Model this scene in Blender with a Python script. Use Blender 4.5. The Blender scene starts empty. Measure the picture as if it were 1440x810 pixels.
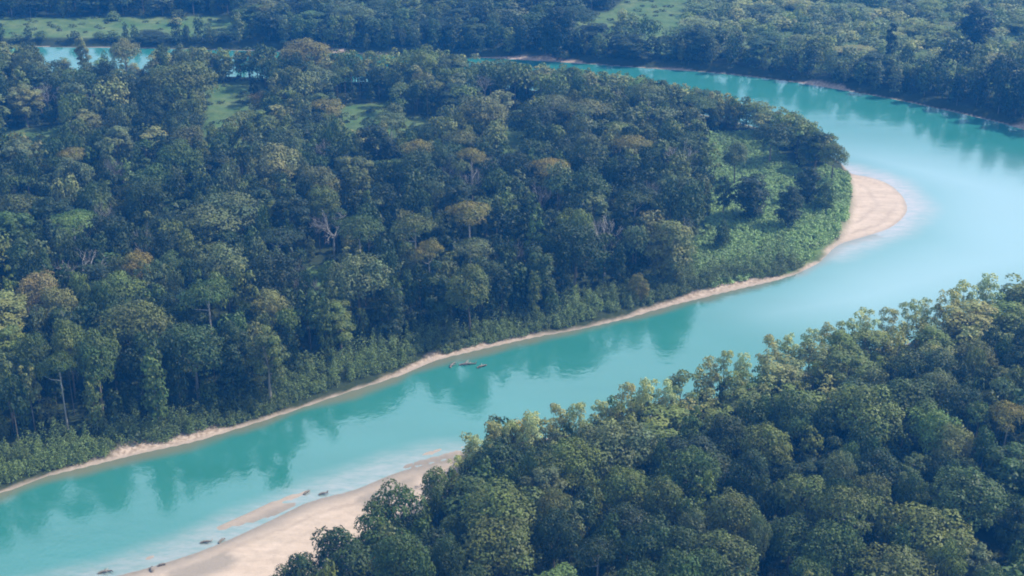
import bpy, math
import numpy as np
from mathutils import Vector

rng = np.random.default_rng(20240611)
S = bpy.context.scene
COL = S.collection
rad = math.radians

# ------------------------------------------------------------------ camera
W0, H0 = 1440.0, 810.0
FPX = 1978.0                       # focal length in pixels of the 1440 wide photograph
CAM_H = 200.0
PITCH = rad(24.6)
cam_d = bpy.data.cameras.new('camera')
cam = bpy.data.objects.new('camera', cam_d)
COL.objects.link(cam)
cam.location = (0, 0, CAM_H)
cam.rotation_euler = (math.pi / 2 - PITCH, 0, 0)
cam_d.sensor_width = 36.0
cam_d.lens = 36.0 * FPX / W0
cam_d.clip_start = 1.0
cam_d.clip_end = 30000.0
S.camera = cam
CP, SP = math.cos(PITCH), math.sin(PITCH)


def at(px, py, z=0.0):
    """world point at height z seen at photograph pixel (px, py)"""
    a, b = (px - W0 / 2) / FPX, (H0 / 2 - py) / FPX
    dx, dy, dz = a, CP + b * SP, -SP + b * CP
    t = (z - CAM_H) / dz
    return (dx * t, dy * t, z)


def to_px(x, y, z):
    zc = y * CP - (z - CAM_H) * SP
    yc = y * SP + (z - CAM_H) * CP
    return W0 / 2 + FPX * x / zc, H0 / 2 - FPX * yc / zc, zc


def poly(pts, z=0.0):
    return np.array([at(p[0], p[1], z)[:2] for p in pts])


# ------------------------------------------------------------------ noise and geometry tools
def _hash(ix, iy, seed):
    n = (ix.astype(np.int64) * 374761393 + iy.astype(np.int64) * 668265263 + seed * 974634777) & 0x7fffffff
    n = ((n ^ (n >> 13)) * 1274126177) & 0x7fffffff
    return ((n ^ (n >> 16)) & 0xffff) / 65535.0


def vnoise(x, y, scale, seed=0):
    x, y = np.asarray(x) / scale, np.asarray(y) / scale
    ix, iy = np.floor(x), np.floor(y)
    fx, fy = x - ix, y - iy
    fx, fy = fx * fx * (3 - 2 * fx), fy * fy * (3 - 2 * fy)
    a, b = _hash(ix, iy, seed), _hash(ix + 1, iy, seed)
    c, d = _hash(ix, iy + 1, seed), _hash(ix + 1, iy + 1, seed)
    return (a * (1 - fx) + b * fx) * (1 - fy) + (c * (1 - fx) + d * fx) * fy


def fbm(x, y, scale, seed=0, o=3):
    s, a, t = 0, 1.0, 0
    for k in range(o):
        s = s + a * vnoise(x, y, scale / 2 ** k, seed + 17 * k)
        t += a
        a *= 0.5
    return s / t


def smooth(a, b, x):
    t = np.clip((np.asarray(x) - a) / (b - a), 0, 1)
    return t * t * (3 - 2 * t)


def seg_dist(px, py, P, closed=True):
    """distance of points to a polyline"""
    best = np.full(px.shape, 1e18)
    n = len(P)
    for i in range(n if closed else n - 1):
        ax, ay = P[i]
        bx, by = P[(i + 1) % n]
        dx, dy = bx - ax, by - ay
        L = dx * dx + dy * dy + 1e-9
        t = np.clip(((px - ax) * dx + (py - ay) * dy) / L, 0, 1)
        d = (px - ax - t * dx) ** 2 + (py - ay - t * dy) ** 2
        np.minimum(best, d, out=best)
    return np.sqrt(best)


def inside(px, py, P):
    r = np.zeros(px.shape, bool)
    n = len(P)
    for i in range(n):
        ax, ay = P[i]
        bx, by = P[(i + 1) % n]
        c = (ay > py) != (by > py)
        with np.errstate(divide='ignore', invalid='ignore'):
            xx = (bx - ax) * (py - ay) / (by - ay + 1e-12) + ax
        r ^= c & (px < xx)
    return r


def signed(px, py, P):
    """distance to a closed outline, positive inside"""
    d = seg_dist(px, py, P)
    return np.where(inside(px, py, P), d, -d)


def curve(P, n=6):
    """round a polyline (Catmull-Rom)"""
    P = np.array(P, float)
    Q = np.vstack([P[:1], P, P[-1:]])
    out = []
    for i in range(1, len(Q) - 2):
        for k in range(n):
            t = k / n
            a, b, c, d = Q[i - 1], Q[i], Q[i + 1], Q[i + 2]
            out.append(0.5 * (2 * b + (c - a) * t + (2 * a - 5 * b + 4 * c - d) * t * t + (3 * b - a - 3 * c + d) * t ** 3))
    out.append(P[-1])
    return np.array(out)


# ------------------------------------------------------------------ the river's outline, traced from the photograph and laid on the water plane
LEFT_BANK = [(-420, 815), (-200, 748), (-80, 714), (0, 693), (60, 671), (120, 656), (200, 636), (270, 621), (330, 603), (400, 581),
             (470, 557), (520, 541), (560, 528), (610, 507), (650, 497), (700, 485), (760, 472), (820, 461), (880, 447),
             (940, 430), (1000, 415), (1050, 403), (1100, 391), (1145, 373), (1168, 352)]
SPIT = [(1182, 343), (1215, 333), (1248, 322), (1268, 308), (1276, 292), (1268, 274), (1248, 258), (1222, 249), (1196, 244)]
BACK_SHORE = [(1188, 236), (1165, 219), (1120, 198), (1050, 176), (960, 156), (880, 142), (800, 132), (700, 124), (600, 119),
              (450, 114), (320, 108), (220, 103), (100, 101), (0, 101), (-150, 102), (-400, 104)]
FAR_BANK = [(-400, 60), (-150, 63), (0, 65), (70, 66), (220, 68), (450, 74), (640, 80), (700, 82), (800, 88), (900, 95),
            (1000, 102), (1100, 113), (1200, 129), (1280, 144), (1380, 166), (1440, 182)]
BEND = [(1560, 222), (1680, 285), (1720, 340), (1640, 385)]
RIGHT_BANK = [(1540, 412), (1440, 436), (1340, 464), (1160, 520), (1000, 562), (860, 600), (780, 615), (700, 628), (625, 647), (560, 664),
              (500, 688), (440, 704), (380, 732), (300, 768), (220, 795), (140, 817), (20, 860), (-150, 930), (-500, 1060)]
river = np.vstack([curve(poly(LEFT_BANK + SPIT + BACK_SHORE), 4), curve(poly(FAR_BANK + BEND + RIGHT_BANK), 4)])
penin = np.vstack([curve(poly(LEFT_BANK + SPIT + BACK_SHORE), 4)])
left_line = curve(poly(LEFT_BANK), 4)
far_line = curve(poly(FAR_BANK), 4)
SANDBAR = poly([(640, 640), (660, 690), (625, 712), (560, 762), (500, 808), (430, 880), (250, 1010), (-300, 1500),
                (-500, 1060), (-150, 925), (20, 850), (140, 812), (300, 760), (440, 697), (560, 655)])
SPIT_SAND = poly([(1150, 376), (1172, 346), (1192, 316), (1197, 290), (1196, 262), (1192, 238), (1240, 236), (1300, 260), (1310, 300), (1260, 345), (1190, 362)])
MEADOWS = [poly(p, 1.8) for p in (
    # the ground of each clearing runs on towards the camera behind the crowns in front of it
    [(-60, 26), (60, 27), (180, 25), (320, 24), (335, 40), (325, 52), (200, 56), (80, 54), (-60, 56)],
    [(292, 122), (360, 114), (378, 140), (372, 200), (330, 232), (286, 225)],
    [(716, 160), (745, 158), (744, 200), (738, 262), (700, 262), (708, 190)],
    [(562, 166), (632, 168), (630, 232), (562, 232)],
    [(480, 152), (548, 146), (556, 182), (545, 222), (480, 225)],
    [(806, 22), (868, 18), (864, 66), (815, 68)],
    [(900, -14), (1016, -14), (1005, 72), (930, 78), (880, 66), (840, 30)],
    [(0, 186), (90, 180), (86, 250), (0, 252)],
    [(430, 378), (488, 378), (486, 452), (430, 452)],
    [(198, 128), (216, 128), (218, 200), (196, 200)],
    [(620, -30), (480, -30), (490, 22), (600, 26)],
    [(998, 190), (1022, 188), (1022, 250), (990, 256)],
)]
POINT_SCRUB = poly([(984, 190), (985, 240), (1000, 300), (978, 350), (975, 398), (990, 410), (1040, 398), (1100, 385), (1146, 364), (1172, 340),
                    (1192, 312), (1197, 285), (1196, 250), (1160, 236), (1130, 246), (1120, 240), (1090, 215), (1060, 190)], 1.2)
FAR_SCRUB = poly([(950, 78), (1060, 86), (1180, 104), (1300, 116), (1440, 138), (1600, 170), (1560, -30), (1010, -30), (960, 20)], 1.8)


def fields(x, y):
    """terrain height and the surface weights at world points"""
    d = signed(x, y, river)            # positive in the water
    land = -d
    bar = smooth(-3, 3, signed(x, y, SANDBAR))
    spit = smooth(-3, 3, signed(x, y, SPIT_SAND))
    wob = fbm(x, y, 9, 5)
    flat = np.clip(bar + spit, 0, 1)
    bank = 2.3 * smooth(0.6, 8.5, land + 3.0 * (wob - 0.5)) + 0.15 * smooth(-0.5, 1, land)
    low = 0.035 * np.clip(land, 0, 60) + 0.14 * (fbm(x, y, 14, 8) - 0.45) * smooth(0, 3, land)
    z = np.where(land > 0, bank * (1 - flat) + low * flat, 0)
    z = z + smooth(10, 40, land) * (1 - flat) * 1.3 * (fbm(x, y, 45, 3) - 0.4)
    z = np.where(d > 0, -0.05 * np.minimum(d, 8) - 1.9 * smooth(3, 22, d), z)
    # low tongues of sand just breaking the surface off the near bar
    al, ac = x * 0.857 + y * 0.515, -x * 0.515 + y * 0.857
    tong = smooth(0.61, 0.74, fbm(al / 5.5, ac, 3.4, 57, 3)) * smooth(0.8, 2, d) * (1 - smooth(5.5, 9, d)) * (signed(x, y, SANDBAR) > -14)
    z = z + 0.75 * tong
    far_d = seg_dist(x, y, far_line, False)
    lb_d = seg_dist(x, y, left_line, False)
    w = 0.5 + 4.4 * smooth(0.33, 0.72, fbm(x, y, 24, 21, 3))
    pen_side = (lb_d < 40)
    w = np.where(pen_side, w, -0.5)
    is_far = (far_d < 30)
    w = np.where(is_far, -1.0 + 5.5 * smooth(0.5, 0.72, fbm(x, y, 26, 33, 2)), w)
    strip = 1 - smooth(w - 1.2, w + 0.8, land + 2.4 * (fbm(x, y, 5, 9) - 0.5))
    sand = np.clip(np.maximum(strip * (land < 12), flat * (land < 90)), 0, 1)
    sand = np.where(d > 0, 1.0, sand)
    grass = np.zeros_like(x)
    for m in MEADOWS:
        grass = np.maximum(grass, smooth(-3, 2, signed(x, y, m)))
    grass = np.maximum(grass, smooth(-4, 2, signed(x, y, POINT_SCRUB)) * 0.9)
    grass = np.maximum(grass, smooth(-6, 6, signed(x, y, FAR_SCRUB)) * 0.7)
    return d, z, sand, grass, bar, spit


# ------------------------------------------------------------------ materials
def mat(name):
    m = bpy.data.materials.new(name)
    m.use_nodes = True
    nt = m.node_tree
    nt.nodes.clear()
    out = nt.nodes.new('ShaderNodeOutputMaterial')
    return m, nt, out


def N(nt, kind, **kw):
    n = nt.nodes.new(kind)
    for k, v in kw.items():
        setattr(n, k, v)
    return n


def mixc(nt, fac, a, b, mode='MIX'):
    n = N(nt, 'ShaderNodeMix', data_type='RGBA', blend_type=mode)
    for i, v in ((0, fac), (6, a), (7, b)):
        if hasattr(v, 'links'):
            nt.links.new(v, n.inputs[i])
        elif i == 0:
            n.inputs[0].default_value = v
        else:
            n.inputs[i].default_value = (*v, 1.0)
    return n.outputs[2]


def attr(nt, name, what='Fac'):
    n = N(nt, 'ShaderNodeAttribute', attribute_name=name)
    return n.outputs[what]


def noise(nt, scale, detail=4, rough=0.55, vec=None, what='Fac'):
    n = N(nt, 'ShaderNodeTexNoise')
    n.inputs['Scale'].default_value = scale
    n.inputs['Detail'].default_value = detail
    n.inputs['Roughness'].default_value = rough
    if vec is not None:
        nt.links.new(vec, n.inputs['Vector'])
    return n.outputs[what]


def ramp(nt, fac, stops):
    n = N(nt, 'ShaderNodeMapRange')
    nt.links.new(fac, n.inputs[0])
    n.inputs[1].default_value, n.inputs[2].default_value = stops[0]
    n.inputs[3].default_value, n.inputs[4].default_value = stops[1]
    return n.outputs[0]


def pos(nt, scale=(1, 1, 1), rotz=0.0):
    g = N(nt, 'ShaderNodeNewGeometry')
    m = N(nt, 'ShaderNodeMapping')
    m.inputs['Scale'].default_value = scale
    m.inputs['Rotation'].default_value = (0, 0, rotz)
    nt.links.new(g.outputs['Position'], m.inputs['Vector'])
    return m.outputs['Vector']


def leaf_shader(nt, out, col):
    b = N(nt, 'ShaderNodeBsdfPrincipled')
    b.inputs['Roughness'].default_value = 0.55
    b.inputs['Specular IOR Level'].default_value = 0.25
    t = N(nt, 'ShaderNodeBsdfTranslucent')
    mx = N(nt, 'ShaderNodeMixShader')
    mx.inputs[0].default_value = 0.17
    nt.links.new(col, b.inputs['Base Color'])
    nt.links.new(mixc(nt, 1.0, col, (1.15, 1.25, 0.6), 'MULTIPLY'), t.inputs['Color'])
    nt.links.new(b.outputs[0], mx.inputs[1])
    nt.links.new(t.outputs[0], mx.inputs[2])
    nt.links.new(mx.outputs[0], out.inputs['Surface'])


def make_foliage():
    m, nt, out = mat('foliage')
    oi = N(nt, 'ShaderNodeObjectInfo')
    c = mixc(nt, 1.0, oi.outputs['Color'], attr(nt, 'tint', 'Color'), 'MULTIPLY')
    leaf_shader(nt, out, c)
    return m


def make_mass():
    m, nt, out = mat('forest_leaves')
    leaf_shader(nt, out, attr(nt, 'col', 'Color'))
    return m


def make_bark():
    m, nt, out = mat('bark')
    b = N(nt, 'ShaderNodeBsdfPrincipled')
    oi = N(nt, 'ShaderNodeObjectInfo')
    n = noise(nt, 3.0, 5, 0.6, pos(nt, (1, 1, 0.25)))
    c = mixc(nt, n, (0.6, 0.58, 0.55), (1.3, 1.28, 1.25))
    nt.links.new(mixc(nt, 1.0, oi.outputs['Color'], c, 'MULTIPLY'), b.inputs['Base Color'])
    b.inputs['Roughness'].default_value = 0.85
    nt.links.new(b.outputs[0], out.inputs['Surface'])
    return m


def make_terrain():
    m, nt, out = mat('terrain')
    b = N(nt, 'ShaderNodeBsdfPrincipled')
    b.inputs['Roughness'].default_value = 0.9
    b.inputs['Specular IOR Level'].default_value = 0.15
    p = pos(nt)
    n1, n2, n3 = noise(nt, 0.06, 5, 0.6, p), noise(nt, 0.5, 5, 0.65, p), noise(nt, 0.012, 3, 0.5, p)
    soil = mixc(nt, ramp(nt, n2, ((0.35, 0.65), (0, 1))), (0.022, 0.036, 0.014), (0.045, 0.058, 0.022))
    grass = mixc(nt, ramp(nt, n1, ((0.35, 0.65), (0, 1))), (0.075, 0.150, 0.045), (0.16, 0.20, 0.075))
    grass = mixc(nt, ramp(nt, noise(nt, 0.2, 6, 0.7, p), ((0.45, 0.62), (0, 0.85))), grass, (0.06, 0.11, 0.035))
    streak = noise(nt, 0.22, 5, 0.6, pos(nt, (0.25, 1.3, 1), rad(-59)))
    sand = mixc(nt, ramp(nt, streak, ((0.38, 0.68), (0, 1))), (0.58, 0.455, 0.36), (0.48, 0.37, 0.285))
    sand = mixc(nt, ramp(nt, n2, ((0.48, 0.75), (0, 0.6))), sand, (0.38, 0.30, 0.23))
    sand = mixc(nt, ramp(nt, noise(nt, 0.1, 5, 0.65, pos(nt, (0.3, 1.6, 1), rad(-59))), ((0.5, 0.66), (0, 0.7))), sand, (0.43, 0.345, 0.27))
    sand = mixc(nt, attr(nt, 'ridge'), sand, (0.33, 0.26, 0.20))
    wet = mixc(nt, n2, (0.21, 0.19, 0.16), (0.33, 0.27, 0.22))
    sand = mixc(nt, attr(nt, 'wet'), sand, wet)
    sand = mixc(nt, attr(nt, 'steep'), sand, mixc(nt, ramp(nt, noise(nt, 0.9, 4, 0.6, p), ((0.4, 0.62), (0, 1))), (0.26, 0.19, 0.13), (0.52, 0.40, 0.31)))
    c = mixc(nt, attr(nt, 'grass'), soil, grass)
    c = mixc(nt, attr(nt, 'sand'), c, sand)
    nt.links.new(c, b.inputs['Base Color'])
    bp = N(nt, 'ShaderNodeBump')
    bp.inputs['Strength'].default_value = 0.5
    bp.inputs['Distance'].default_value = 0.35
    nt.links.new(n2, bp.inputs['Height'])
    nt.links.new(bp.outputs[0], b.inputs['Normal'])
    nt.links.new(b.outputs[0], out.inputs['Surface'])
    return m


def make_water():
    m, nt, out = mat('river_water')
    b = N(nt, 'ShaderNodeBsdfDiffuse')
    n1 = noise(nt, 0.03, 4, 0.5, pos(nt, (0.5, 1.6, 1), rad(-59)))
    deep = mixc(nt, n1, (0.026, 0.175, 0.138), (0.048, 0.245, 0.218))
    c = mixc(nt, attr(nt, 'milky'), deep, (0.33, 0.49, 0.53))  # pale sky reflection mixed into the water's own colour
    nsh = noise(nt, 0.35, 5, 0.65, pos(nt, (0.5, 1.5, 1), rad(-59)))
    msh = N(nt, 'ShaderNodeMath', operation='MULTIPLY', use_clamp=True)
    nt.links.new(attr(nt, 'shallow'), msh.inputs[0])
    nt.links.new(ramp(nt, nsh, ((0.35, 0.65), (0.65, 1.3))), msh.inputs[1])
    c = mixc(nt, msh.outputs[0], c, (0.42, 0.385, 0.37))
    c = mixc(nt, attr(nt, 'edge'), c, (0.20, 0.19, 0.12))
    nt.links.new(c, b.inputs['Color'])
    gl = N(nt, 'ShaderNodeBsdfGlossy')
    wind = noise(nt, 0.05, 4, 0.6, pos(nt, (0.35, 1.5, 1), rad(-59)))
    nt.links.new(ramp(nt, wind, ((0.38, 0.66), (0.04, 0.13))), gl.inputs['Roughness'])
    fr = N(nt, 'ShaderNodeFresnel')
    fr.inputs['IOR'].default_value = 2.4
    mx = N(nt, 'ShaderNodeMixShader')
    nt.links.new(fr.outputs[0], mx.inputs[0])
    nt.links.new(b.outputs[0], mx.inputs[1])
    nt.links.new(gl.outputs[0], mx.inputs[2])
    w1 = noise(nt, 0.55, 3, 0.55, pos(nt, (1.6, 0.8, 1)))
    w2 = noise(nt, 0.09, 3, 0.5, pos(nt, (0.6, 1.5, 1), rad(-59)))
    h = N(nt, 'ShaderNodeMath', operation='MULTIPLY_ADD')
    nt.links.new(w2, h.inputs[0])
    h.inputs[1].default_value = 2.0
    nt.links.new(w1, h.inputs[2])
    bp = N(nt, 'ShaderNodeBump')
    bp.inputs['Strength'].default_value = 0.24
    bp.inputs['Distance'].default_value = 0.20
    nt.links.new(h.outputs[0], bp.inputs['Height'])
    nt.links.new(bp.outputs[0], gl.inputs['Normal'])
    nt.links.new(mx.outputs[0], out.inputs['Surface'])
    return m


M_LEAF, M_MASS, M_BARK, M_LAND, M_WATER = make_foliage(), make_mass(), make_bark(), make_terrain(), make_water()


# ------------------------------------------------------------------ meshes
def mesh_from(name, V, F, mats, attrs=None, smooth_shade=False, mat_idx=None):
    """V n x 3; F m x k (all faces with k corners)"""
    me = bpy.data.meshes.new(name)
    V = np.ascontiguousarray(V, np.float32)
    F = np.ascontiguousarray(F, np.int32)
    k = F.shape[1]
    me.vertices.add(len(V))
    me.vertices.foreach_set('co', V.ravel())
    me.loops.add(F.size)
    me.loops.foreach_set('vertex_index', F.ravel())
    me.polygons.add(len(F))
    me.polygons.foreach_set('loop_start', np.arange(0, F.size, k, dtype=np.int32))
    me.polygons.foreach_set('loop_total', np.full(len(F), k, np.int32))
    if smooth_shade:
        me.polygons.foreach_set('use_smooth', np.ones(len(F), bool))
    for m in (mats if isinstance(mats, (list, tuple)) else [mats]):
        me.materials.append(m)
    if mat_idx is not None:
        me.polygons.foreach_set('material_index', np.ascontiguousarray(mat_idx, np.int32))
    for an, av in (attrs or {}).items():
        av = np.ascontiguousarray(av, np.float32)
        if av.ndim == 1:
            a = me.attributes.new(an, 'FLOAT', 'POINT')
            a.data.foreach_set('value', av)
        else:
            a = me.attributes.new(an, 'FLOAT_COLOR', 'POINT')
            a.data.foreach_set('color', np.hstack([av, np.ones((len(av), 1), np.float32)]).ravel())
    me.update(calc_edges=True)
    me.validate()
    return me


def link(name, me, parent=None, **props):
    o = bpy.data.objects.new(name, me)
    COL.objects.link(o)
    if parent is not None:
        o.parent = parent
    for k, v in props.items():
        o[k] = v
    return o


# ------------------------------------------------------------------ terrain and water from one grid
def stretch(lo, hi, step, far):
    core = np.arange(lo, hi + step, step)
    g, s, x = [], step, 0
    while x < far:
        s *= 1.35
        x += s
        g.append(x)
    g = np.array(g)
    return np.concatenate([lo - g[::-1], core, core[-1] + g])


gx = stretch(-380, 400, 1.6, 3500)
gy = stretch(225, 960, 1.6, 3500)
X, Y = np.meshgrid(gx, gy)
nx, ny = len(gx), len(gy)
X, Y = X.ravel(), Y.ravel()
D_, Z_, SAND, GRASS, BAR, SPT = fields(X, Y)
V = np.stack([X, Y, Z_], 1)
idx = np.arange(nx * ny).reshape(ny, nx)
F = np.stack([idx[:-1, :-1], idx[:-1, 1:], idx[1:, 1:], idx[1:, :-1]], -1).reshape(-1, 4)
flat_w = np.clip(BAR + SPT, 0, 1)
# damp margin and old channels on the sandbar, damp line on the other shores
damp = (1 - smooth(1.0, 6.5, -D_ + 4.0 * (fbm(X, Y, 11, 61) - 0.5))) * BAR
ch_noise = fbm(X * 0.9 + Y * 0.3, Y, 16, 71)
channel = smooth(0.54, 0.64, ch_noise) * BAR * smooth(2, 5, -D_) * (1 - smooth(9, 13, -D_))
WET = np.clip(np.maximum(damp * 0.8, channel * 0.85) + (1 - smooth(0.2, 1.6, -D_)) * 0.55, 0, 1)
STEEP = (1 - flat_w) * smooth(-0.2, 1.4, -D_) * 0.9
cls = np.zeros(len(F), int)
fs, fl, fb, fsp = SAND[F].mean(1), (-D_)[F].mean(1), BAR[F].mean(1), SPT[F].mean(1)
fgr = GRASS[F].mean(1)
sandy = (fs > 0.5) & (fl > 0)
cls[(fgr > 0.5) & (fl > 0)] = 4
cls[sandy] = 3
cls[sandy & (fb > 0.5)] = 1
cls[sandy & (fsp > 0.5)] = 2
RIDGE = smooth(0.55, 0.95, np.sin(np.clip(-D_, 0, 99) * 0.95 + 5 * fbm(X, Y, 18, 83))) * flat_w * 0.5 * smooth(1, 3, -D_) * smooth(0.35, 0.6, fbm(X, Y, 22, 87))
A = {'ridge': RIDGE, 'sand': SAND, 'grass': GRASS, 'wet': WET, 'steep': STEEP}
for c, nm in enumerate(('ground', 'sandbar', 'sand_spit', 'sandy_shore', 'meadow')):
    f = F[cls == c]
    u, inv = np.unique(f, return_inverse=True)
    me = mesh_from(nm, V[u], inv.reshape(f.shape), M_LAND, {k: v[u] for k, v in A.items()}, True)
    link(nm, me, kind='structure')

# water: the part of the same grid over the channel, level at z = 0
fd = D_[F].max(1)
f = F[fd > -4]
u, inv = np.unique(f, return_inverse=True)
wx, wy, wd = X[u], Y[u], D_[u]
# shoals: pale sandy water off the near sandbar and round the spit
sb_d = -signed(wx, wy, SANDBAR)
n_ = fbm(wx, wy, 24, 41)
shoal = (1 - smooth(0.5, 12, sb_d + 7 * (n_ - 0.5))) * 0.55
sp_d = -signed(wx, wy, poly([(1165, 352)] + SPIT + [(1192, 240)]))
sp_sh = (1 - smooth(0.2, 15, sp_d + 6 * (n_ - 0.5))) * 0.9
sky_sheen_c = poly([(1185, 212), (1300, 222), (1450, 240), (1750, 300), (1700, 390), (1440, 425), (1240, 450), (1090, 440), (1180, 380), (1290, 330), (1290, 270)])  # outline of the pale sky reflection painted on the water beyond the spit
milky = 0.72 * smooth(-32, 36, signed(wx, wy, sky_sheen_c) + 10 * (fbm(wx, wy, 60, 47) - 0.5))
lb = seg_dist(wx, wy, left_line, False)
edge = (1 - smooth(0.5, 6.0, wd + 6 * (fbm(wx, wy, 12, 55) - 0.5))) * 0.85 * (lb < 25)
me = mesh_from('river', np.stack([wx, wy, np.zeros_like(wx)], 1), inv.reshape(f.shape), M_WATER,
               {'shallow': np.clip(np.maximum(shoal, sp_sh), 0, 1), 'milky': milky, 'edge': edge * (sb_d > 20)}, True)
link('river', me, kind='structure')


# ------------------------------------------------------------------ tree building
def unit(v):
    return v / (np.linalg.norm(v, axis=-1, keepdims=True) + 1e-9)


def leaves(centres, normals, size, r, flat=0.5):
    """irregular four-cornered leaf sprays"""
    n = len(centres)
    nn = unit(normals + r.normal(0, flat, (n, 3)))
    t = unit(np.cross(nn, r.normal(0, 1, (n, 3))))
    b = np.cross(nn, t)
    V = np.empty((n, 4, 3))
    for k, a in enumerate((0.3, 1.9, 3.4, 5.0)):
        ang = a + r.uniform(-0.35, 0.35, n)
        rr = size * r.uniform(0.55, 1.15, n)
        V[:, k] = centres + (t * np.cos(ang)[:, None] + b * np.sin(ang)[:, None]) * rr[:, None] + nn * (r.uniform(-0.2, 0.2, n) * size)[:, None]
    return V.reshape(-1, 3), np.arange(n * 4).reshape(n, 4)


def tube(pts, radii, sides=6):
    pts, V, F = np.array(pts, float), [], []
    n = len(pts)
    for i in range(n):
        d = pts[min(i + 1, n - 1)] - pts[max(i - 1, 0)]
        d = d / (np.linalg.norm(d) + 1e-9)
        a = np.cross(d, (0.3, 1, 0.1))
        a /= np.linalg.norm(a) + 1e-9
        b = np.cross(d, a)
        for k in range(sides):
            w = 2 * math.pi * k / sides
            V.append(pts[i] + radii[i] * (math.cos(w) * a + math.sin(w) * b))
    for i in range(n - 1):
        for k in range(sides):
            F.append((i * sides + k, i * sides + (k + 1) % sides, (i + 1) * sides + (k + 1) % sides, (i + 1) * sides + k))
    return np.array(V), np.array(F)


def join(parts):
    V, F, o = [], [], 0
    for v, f in parts:
        V.append(v)
        F.append(f + o)
        o += len(v)
    return np.vstack(V), np.vstack(F)


# every form: nominal height, crown radius, where the crown sits
FORMS = {
    'dome':     dict(h=21.0, R=7.2, zc=13.5, hz=6.2, lobes=30, lr=(0.30, 0.50), low=-0.45),
    'tall':     dict(h=24.0, R=5.2, zc=14.0, hz=9.2, lobes=30, lr=(0.32, 0.50), low=-0.85),
    'umbrella': dict(h=24.0, R=7.8, zc=19.0, hz=3.6, lobes=24, lr=(0.22, 0.36), low=-0.15),
    'river':    dict(h=17.0, R=3.7, zc=9.8, hz=6.8, lobes=22, lr=(0.28, 0.46), low=-0.9),
    'bushy':    dict(h=12.0, R=5.6, zc=5.6, hz=5.8, lobes=26, lr=(0.32, 0.48), low=-0.9),
    'curtain':  dict(h=21.0, R=5.4, zc=10.2, hz=9.8, lobes=36, lr=(0.28, 0.46), low=-0.95),
}


def crown(form, seed, n_leaf, size, density=1.0):
    """lobes of leaves over the crown's outline; returns V, F, tint"""
    p = FORMS[form]
    r = np.random.default_rng(seed)
    R, hz, zc = p['R'], p['hz'], p['zc']
    L, tries = [], 0
    sq = r.uniform(0.82, 1.18)
    ph = r.uniform(0, 6.28, 3)
    while len(L) < p['lobes'] and tries < 4000:
        tries += 1
        d = unit(r.normal(0, 1, 3))
        if d[2] < p['low']:
            continue
        az = math.atan2(d[1], d[0])
        wob = 1 + 0.16 * math.sin(2 * az + ph[0]) + 0.12 * math.sin(3 * az + ph[1])
        lr = r.uniform(*p['lr']) * R * (0.8 if form == 'tall' else 1.0)
        rr = r.uniform(0.62, 1.0) if form != 'umbrella' else r.uniform(0.25, 1.0)
        c = np.array([d[0] * R * sq * wob * rr, d[1] * R / sq * wob * rr, zc + d[2] * hz * rr * r.uniform(0.85, 1.1)])
        if form == 'umbrella':
            c[2] = zc + hz * 0.55 * (1 - (math.hypot(c[0], c[1]) / R) ** 2) + r.uniform(-0.6, 0.6)
        if form == 'river':
            t = (c[2] - (zc - hz)) / (2 * hz)
            c[:2] *= 0.75 + 0.5 * t
        c[:2] -= d[:2] * lr * 0.45
        if all(np.linalg.norm(c - q[0]) > 0.46 * (lr + q[1]) * density for q in L):
            L.append((c, lr))
    tot = sum(q[1] ** 2 for q in L)
    C, NN, T = [], [], []
    for c, lr in L:
        n = max(8, int(n_leaf * lr ** 2 / tot))
        d = unit(r.normal(0, 1, (n, 3)))
        d[:, 2] = np.where(d[:, 2] < -0.3, -d[:, 2], d[:, 2])
        bump = 1 + 0.18 * np.sin(d[:, 0] * 7 + c[0] * 3) * np.sin(d[:, 1] * 7 + c[1] * 3)
        sh = np.array([1.0, 1.0, 0.78]) if form != 'umbrella' else np.array([1.25, 1.25, 0.55])
        C.append(c + d * lr * sh * (bump * r.uniform(0.78, 1.06, n))[:, None])
        NN.append(unit(d + 0.35 * unit((c - (0, 0, zc - hz)) / (R, R, hz))))
        base = r.uniform(0.78, 1.24)
        hue = r.uniform(-0.10, 0.10)
        t = np.stack([np.full(n, base * (1 + hue)), np.full(n, base), np.full(n, base * (1 - hue))], 1)
        T.append(t * r.uniform(0.86, 1.14, n)[:, None])
    C, NN, T = np.vstack(C), np.vstack(NN), np.vstack(T)
    V, F = leaves(C, NN, size, r, 0.31)
    return V, F, np.repeat(T, 4, 0), L


def trunk_parts(form, seed, L, thick=1.0):
    p = FORMS[form]
    r = np.random.default_rng(seed + 999)
    zt = p['zc'] - (0.25 * p['hz'])
    bend = r.uniform(-0.6, 0.6, 2)
    pts = [(bend[0] * t * t, bend[1] * t * t, -1.2 + (zt + 1.2) * t) for t in np.linspace(0, 1, 6)]
    r0 = (0.34 if form != 'river' else 0.2) * thick
    out = [tube(pts, np.linspace(r0 * 1.35, r0 * 0.62, 6), 7)]
    top = np.array(pts[-1])
    for k in r.permutation(len(L))[:9]:
        c = L[k][0]
        s = np.array(pts[3]) * 0.4 + top * 0.6 if c[2] < zt + 1 else top
        mid = s * 0.45 + c * 0.55 + np.array([0, 0, -0.6])
        out.append(tube([s, mid, c], [r0 * 0.45, r0 * 0.28, r0 * 0.1], 5))
    return join(out)


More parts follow.
